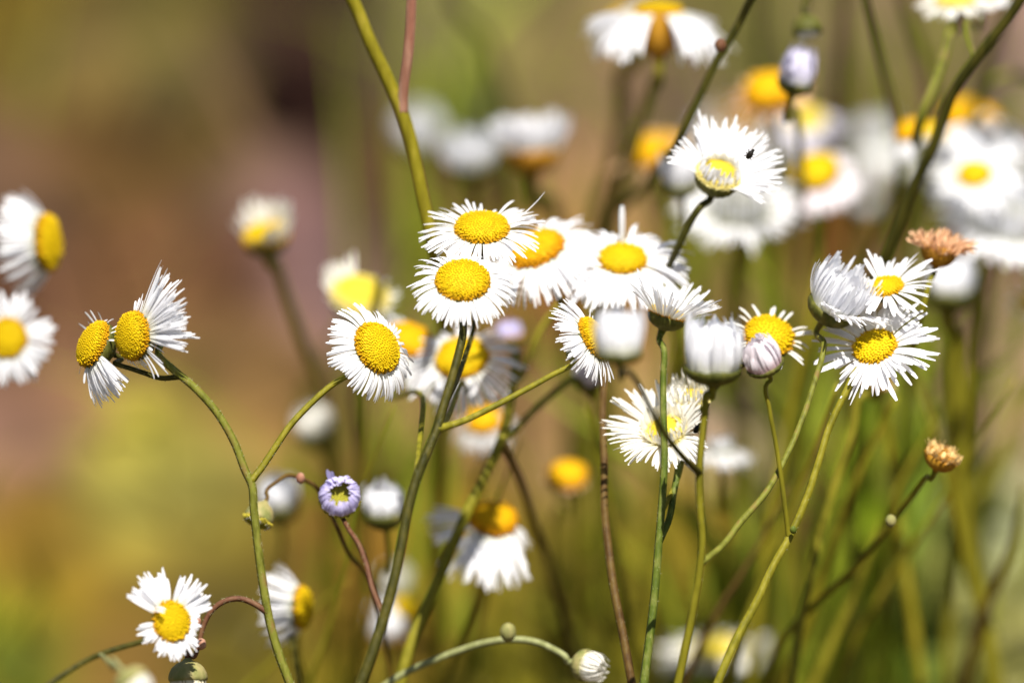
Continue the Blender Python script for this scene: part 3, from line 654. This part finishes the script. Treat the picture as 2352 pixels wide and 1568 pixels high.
plant('big blurred orange dome near the top right with a lilac bud leaning on it', [
    S(head=HD(1766, 200, .050, 100, 50, 58, 'wither', 'tan', 'orange', hd=0, dome=.8), pts=[(1790, 330, .07), (1800, 500), (1790, 1580)], dl1=.12, w=(20, 30), m='mid')])
plant('blurred pale lilac bud leaning over the big orange dome', [S(head=HD(1826, 188, .028, 76, 72, 40, [(-180, 180, 70, 2.0, 2.3, 86, 128), (-180, 180, 40, 1.8, 2.0, 84, 150)], 'lilac', disc=False, hd=0), pts=[(1830, 260), (1840, 400), (1850, 700, .09), (1850, 1580, .12)], dl1=.06, w=(16, 24), m='mid')])
plant('blurred tall white head under the lilac bud', [S(head=HD(1850, 270, .075, 92, 55, 44, 'droop', 'lilac', 'pale', hd=0), w=(20, 26), m='mid')])
plant('blurred yellow dome with a pinkish white skirt right of the spiky head', [S(head=HD(1872, 388, .050, 105, 46, 54, [(-130, 0, 70, 1.0, 1.4, -20, -50), (0, 60, 16, .6, .9, 0, -20)], 'pink', 'yellow', hd=0, dome=.6), w=(22, 30), m='mid')])
plant('tall blurred white head without a visible disc left of the crossing stems', [S(head=HD(2010, 330, .11, 100, 75, 44, [(-180, 180, 90, 1.6, 2.3, -40, -80), (-180, 180, 60, 1.3, 1.7, 80, 120)], disc=False, hd=0), w=(20, 28), m='mid')])
plant('dark green nodding bud hanging from the top edge', [S(head=HD(1856, 74, .03, -85, 78, 34, [(-180, 180, 40, .4, .6, 84, 160, .7)], 'cream', cm='cup', disc=False, hd=0, cup=1.2), pts=[(1856, 8), (1850, -40), (1800, -120), (1760, -60, .06), (1745, 300, .1), (1740, 1580, .14)], dl1=.04, w=(18, 20), m='dark')])
# right cluster
plant('pair of touching blurred yellow domes on the right, lower left of the crossing stems', [
    S(head=HD(2088, 295, .045, 115, 56, 36, [(-150, -20, 40, 1.3, 1.9, -20, -55)], dm='orange', hd=0), pts=[(2085, 420), (2075, 600), (2060, 1580)], dl1=.1, w=(16, 24), m='mid'),
    S(head=HD(2140, 300, .045, 75, 56, 38, [(-160, -20, 40, 1.3, 2.0, -20, -55)], hd=0), pts=[(2125, 400), (2100, 480), (2080, 560)], w=(14, 16), m='mid')])
plant('pair of blurred amber domes with a broad white skirt at the right', [
    S(head=HD(2208, 255, .062, 115, 54, 46, [(-150, -20, 50, 1.3, 2.0, -20, -55)], dm='orange', hd=0), pts=[(2215, 450), (2230, 800), (2230, 1580)], dl1=.12, w=(16, 26), m='mid'),
    S(head=HD(2268, 268, .062, 72, 54, 44, [(-150, 0, 80, 1.8, 2.7, -10, -40)], dm='orange', hd=0, wid=.16), pts=[(2260, 420), (2235, 600)], w=(14, 16), m='mid')])
plant('blurred white head with a small deep yellow centre at the right edge', [S(head=HD(2238, 395, .048, 100, 44, 40, [(-180, 180, 110, 1.8, 2.4, -2, -40)], 'white', 'yellow', hd=0, wid=.16), w=(22, 30), m='mid')])
plant('very large blurred white head cut off by the right edge', [S(head=HD(2306, 520, .050, 75, 56, 74, [(-180, 180, 110, 1.2, 1.8, 25, -15), (-180, 180, 70, 1.1, 1.5, 70, 120)], disc=False, hd=0, wid=.16), pts=[(2265, 660), (2255, 850), (2260, 1580)], dl1=.1, w=(26, 36), m='mid')])
plant('dried salmon brown seed head with a crumpled tuft at the right', [
    S(head=HD(2160, 565, .018, 78, 72, 41, [(-180, 180, 70, .7, 1.2, 62, 40), (-180, 180, 80, .6, 1.3, 75, 120, .6), (-50, 30, 20, 1.1, 1.5, 44, 20), (160, 200, 12, 1.0, 1.3, 44, 30)], 'tan', 'brown', cm='cupb', hd=1, cup=.95, wid=.15, clump=.3, mess=4.5), pts=[(2138, 640), (2120, 710), (2100, 800, .03), (2080, 950, .05), (2050, 1200, .06), (2000, 1580, .07)], dl1=.018, w=(13, 22), m='mid')])
plant('blurred white bud with a green base behind the dried salmon seed head', [
    S(head=HD(2180, 665, .042, 88, 72, 62, 'budlow', disc=False, hd=0, cup=.8), pts=[(2188, 760), (2192, 860), (2200, 980), (2208, 1120), (2225, 1260), (2255, 1400), (2290, 1590)], dl1=.05, w=(38, 46), m='mid')])
plant('small dried golden seed head on a long thin slanting stalk at the lower right', [
    S(head=HD(2166, 1042, .014, 66, 72, 38, [(-180, 180, 60, .5, .8, 66, 90), (-180, 180, 70, .5, .75, 80, 140, .6)], 'gold', 'brown', cm='cupb', hd=1, cup=.85, wid=.2, clump=.3, mess=4), pts=[(2128, 1095), (2095, 1140), (2050, 1200), (1990, 1272), (1945, 1320), (1890, 1372), (1830, 1428), (1790, 1490), (1755, 1590)], dl1=.035, w=(12, 26), m='mid', nodes=[(2046, 1196, 13, 'cupg', .012)])])
plant('long dark stem sweeping down from the top right corner in front of the blurred heads', [
    S(head=HD(2500, -260, .02, 70, 50, 55, 'flat', hd=0), pts=[(2350, -10), (2310, 50), (2262, 110), (2220, 165), (2188, 215), (2165, 275), (2140, 345), (2112, 400), (2085, 460), (2058, 530), (2035, 590), (2005, 680, .045), (1980, 850, .05), (1960, 1580, .06)], dl1=.03, w=(26, 28), m='dark'),
    S(head=HD(2195, -4, .032, 95, 70, 44, 'flat', 'cream', 'pale', hd=0), pts=[(2185, 70), (2165, 140), (2135, 220), (2128, 300, .05), (2110, 405)], w=(20, 20), m='green'),
    S(head=HD(2252, -8, .034, 95, 70, 34, 'flat', 'white', 'pale', hd=0), pts=[(2222, 50), (2228, 100), (2245, 140)], w=(12, 12), m='green')])
plant('lighter green stem slanting beside the long dark one at the right', [
    S(head=HD(2480, -300, .05, 70, 50, 50, 'flat', hd=0), pts=[(2330, 0), (2295, 100), (2262, 190), (2232, 270), (2195, 330), (2165, 380), (2120, 450), (2090, 540), (2060, 700), (2040, 1580)], dl1=.08, w=(26, 28), m='green'),
    S(pts=[(2400, 200), (2340, 172), (2290, 180), (2255, 210)], dl=.06, w=(20, 20), m='green')])
plant('straight green stem leaning right from the top edge through the right-hand heads', [
    S(head=HD(1975, -120, .03, 100, 50, 50, 'flat', hd=0), pts=[(1988, -10), (2008, 80), (2028, 160), (2048, 240), (2062, 320), (2066, 400), (2058, 460), (2035, 510), (2005, 570), (1985, 640), (1975, 900), (1960, 1580)], dl1=.07, w=(20, 24), m='green')])
plant('thick upright blurred stem behind the yellow dome with the pinkish skirt', [
    S(head=HD(1945, -110, .07, 95, 50, 50, 'flat', hd=0), pts=[(1940, -10), (1938, 120), (1938, 260), (1938, 380), (1945, 500), (1956, 600), (1960, 800), (1960, 1580)], dl1=.11, w=(34, 36), m='mid')])
plant('brownish blurred stem slanting from the top edge between green ones at the right', [
    S(head=HD(2040, -120, .06, 110, 50, 50, 'flat', hd=0), pts=[(2075, -10), (2098, 60), (2118, 130), (2135, 200), (2150, 300), (2160, 600), (2170, 1580)], dl1=.1, w=(24, 26), m='brownst')])
plant('withered brown head peeping out beneath the star-shaped white flower', [
    S(head=HD(2018, 872, .03, 80, 75, 26, 'wither', 'tan', 'brown', cm='cupb', hd=0), pts=[(1985, 905), (1955, 1000), (1922, 1100), (1892, 1200), (1868, 1300), (1840, 1420), (1815, 1590)], dl1=.03, w=(20, 26), m='mid')])
plant('dark blurred leafy stalk slanting out at the right edge', [
    S(head=HD(2480, 760, .07, 50, 50, 40, 'budlow', disc=False, hd=0), pts=[(2400, 860), (2330, 960), (2290, 1060), (2250, 1130), (2190, 1190), (2175, 1280), (2175, 1400), (2180, 1590)], dl1=.075, w=(24, 34), m='mid')])
plant('yellow blurred head showing only as a sliver at the right edge', [S(head=HD(2372, 690, .05, 100, 50, 34, 'wither', hd=0), pts=[(2400, 850), (2390, 1580)], dl1=.1, w=(16, 22), m='mid')])
plant('thin blurred stalk under the tall white head, brown and upright', [
    S(head=HD(1990, 470, .11, 100, 50, 30, 'budlow', disc=False, hd=0), pts=[(1960, 640), (1940, 900), (1890, 1050), (1830, 1200), (1790, 1400), (1770, 1590)], dl1=.06, w=(30, 34), m='brownst')])

# stalks without a visible head, tangled and blurred behind the flowers
rnd = random.Random(21)
for (x0, y0, x1, y1, d0, d1, w_, mt) in [(700, 1600, 905, 930, .06, .04, 14, 'mid'), (820, 1600, 838, 880, .09, .07, 22, 'yolive'), (1010, 1600, 1195, 1010, .07, .05, 15, 'yolive'), (1480, 1600, 1345, 930, .08, .06, 18, 'mid'),
        (1660, 1600, 1925, 880, .06, .04, 26, 'mid'), (1790, 1600, 2060, 910, .08, .06, 30, 'yolive'),
        (1900, 1600, 2330, 870, .09, .06, 18, 'yolive'), (2210, 1600, 2352, 1120, .10, .08, 30, 'brownst'),
        (1720, 1600, 1890, 560, .09, .08, 24, 'yolive'), (2120, 1600, 1960, 620, .10, .09, 28, 'yolive'), (2300, 1600, 2090, 830, .10, .08, 28, 'yolive'), (1860, 1600, 2150, 960, .08, .07, 26, 'mid'), (1560, 1600, 1810, 1120, .06, .05, 18, 'brownst'), (720, 1600, 640, 1330, .07, .05, 14, 'mid'), (540, 1600, 800, 1330, .08, .07, 14, 'mid')]:
    pts = [W(x1, y1, d1)]
    for t in (.3, .65): pts.append(W(x1 + (x0 - x1) * t + rnd.uniform(-18, 18), y1 + (y0 - y1) * t, d1 + (d0 - d1) * t))
    pts.append(W(x0, y0, d0)); q = pts[-1]; t = (pts[-1] - pts[-2]).normalized()
    G = Vector((q.x + t.x * q.z * .5, q.y + .02, -.004)); pts.append(G)
    path = spline(pts, 6); n_ = len(path); r_ = size(w_ * .5, d0); mb = MB()
    tube(mb, path, [r_ * (.35 + .65 * min(1, i / (n_ * .5))) for i in range(n_)], 8, .06)
    o_ = Vector((G.x, G.y, 0)); o = mb.build('stalk', M[mt], None, o_); o.location = o_
    o['label'] = 'blurred headless stalk leaning among the tangled stems low behind the flowers'; o['category'] = 'stalk'; o['group'] = 'blurred leaning stalks'

# two tiny dark beetles sitting in the petals
def beetle(px, py, dl, ang, label):
    e = bpy.data.objects.new('beetle', None); COL.objects.link(e); p = W(px, py, dl); e.location = p; e['label'] = label; e['category'] = 'beetle'
    e.rotation_euler = (0, R(-ang), 0); e['group'] = 'small dark beetles'
    s = size(9.5, dl); rnd = random.Random(3)
    mb = MB(); blob(mb, Vector((0, 0, 0)), s, rnd, 1.25, .8, .75, 12, 8, .03); mb.build('body', M['bug'], e)
    mb = MB(); blob(mb, Vector((s * 1.35, 0, 0)), s * .45, rnd, 1, 1, .9, 10, 7, .03); mb.build('head', M['bug'], e)
    for k in (-1, 0, 1):
        for q in (-1, 1):
            mb = MB(); tube(mb, [(k * s * .5, 0, q * s * .6), (k * s * .8, -.2 * s, q * s * .9), (k * s * 1.0, .3 * s, q * s * 1.05)], [s * .09] * 3, 5); mb.build('leg', M['bug'], e)
beetle(1722, 356, .004, 55, 'tiny dark beetle among the petals of the spiky head on the dark stalk')
beetle(1600, 985, -.006, 60, 'tiny dark beetle beside the pale yellow centre near the green ridged stem')
print('HEADS', HCOUNT[0])
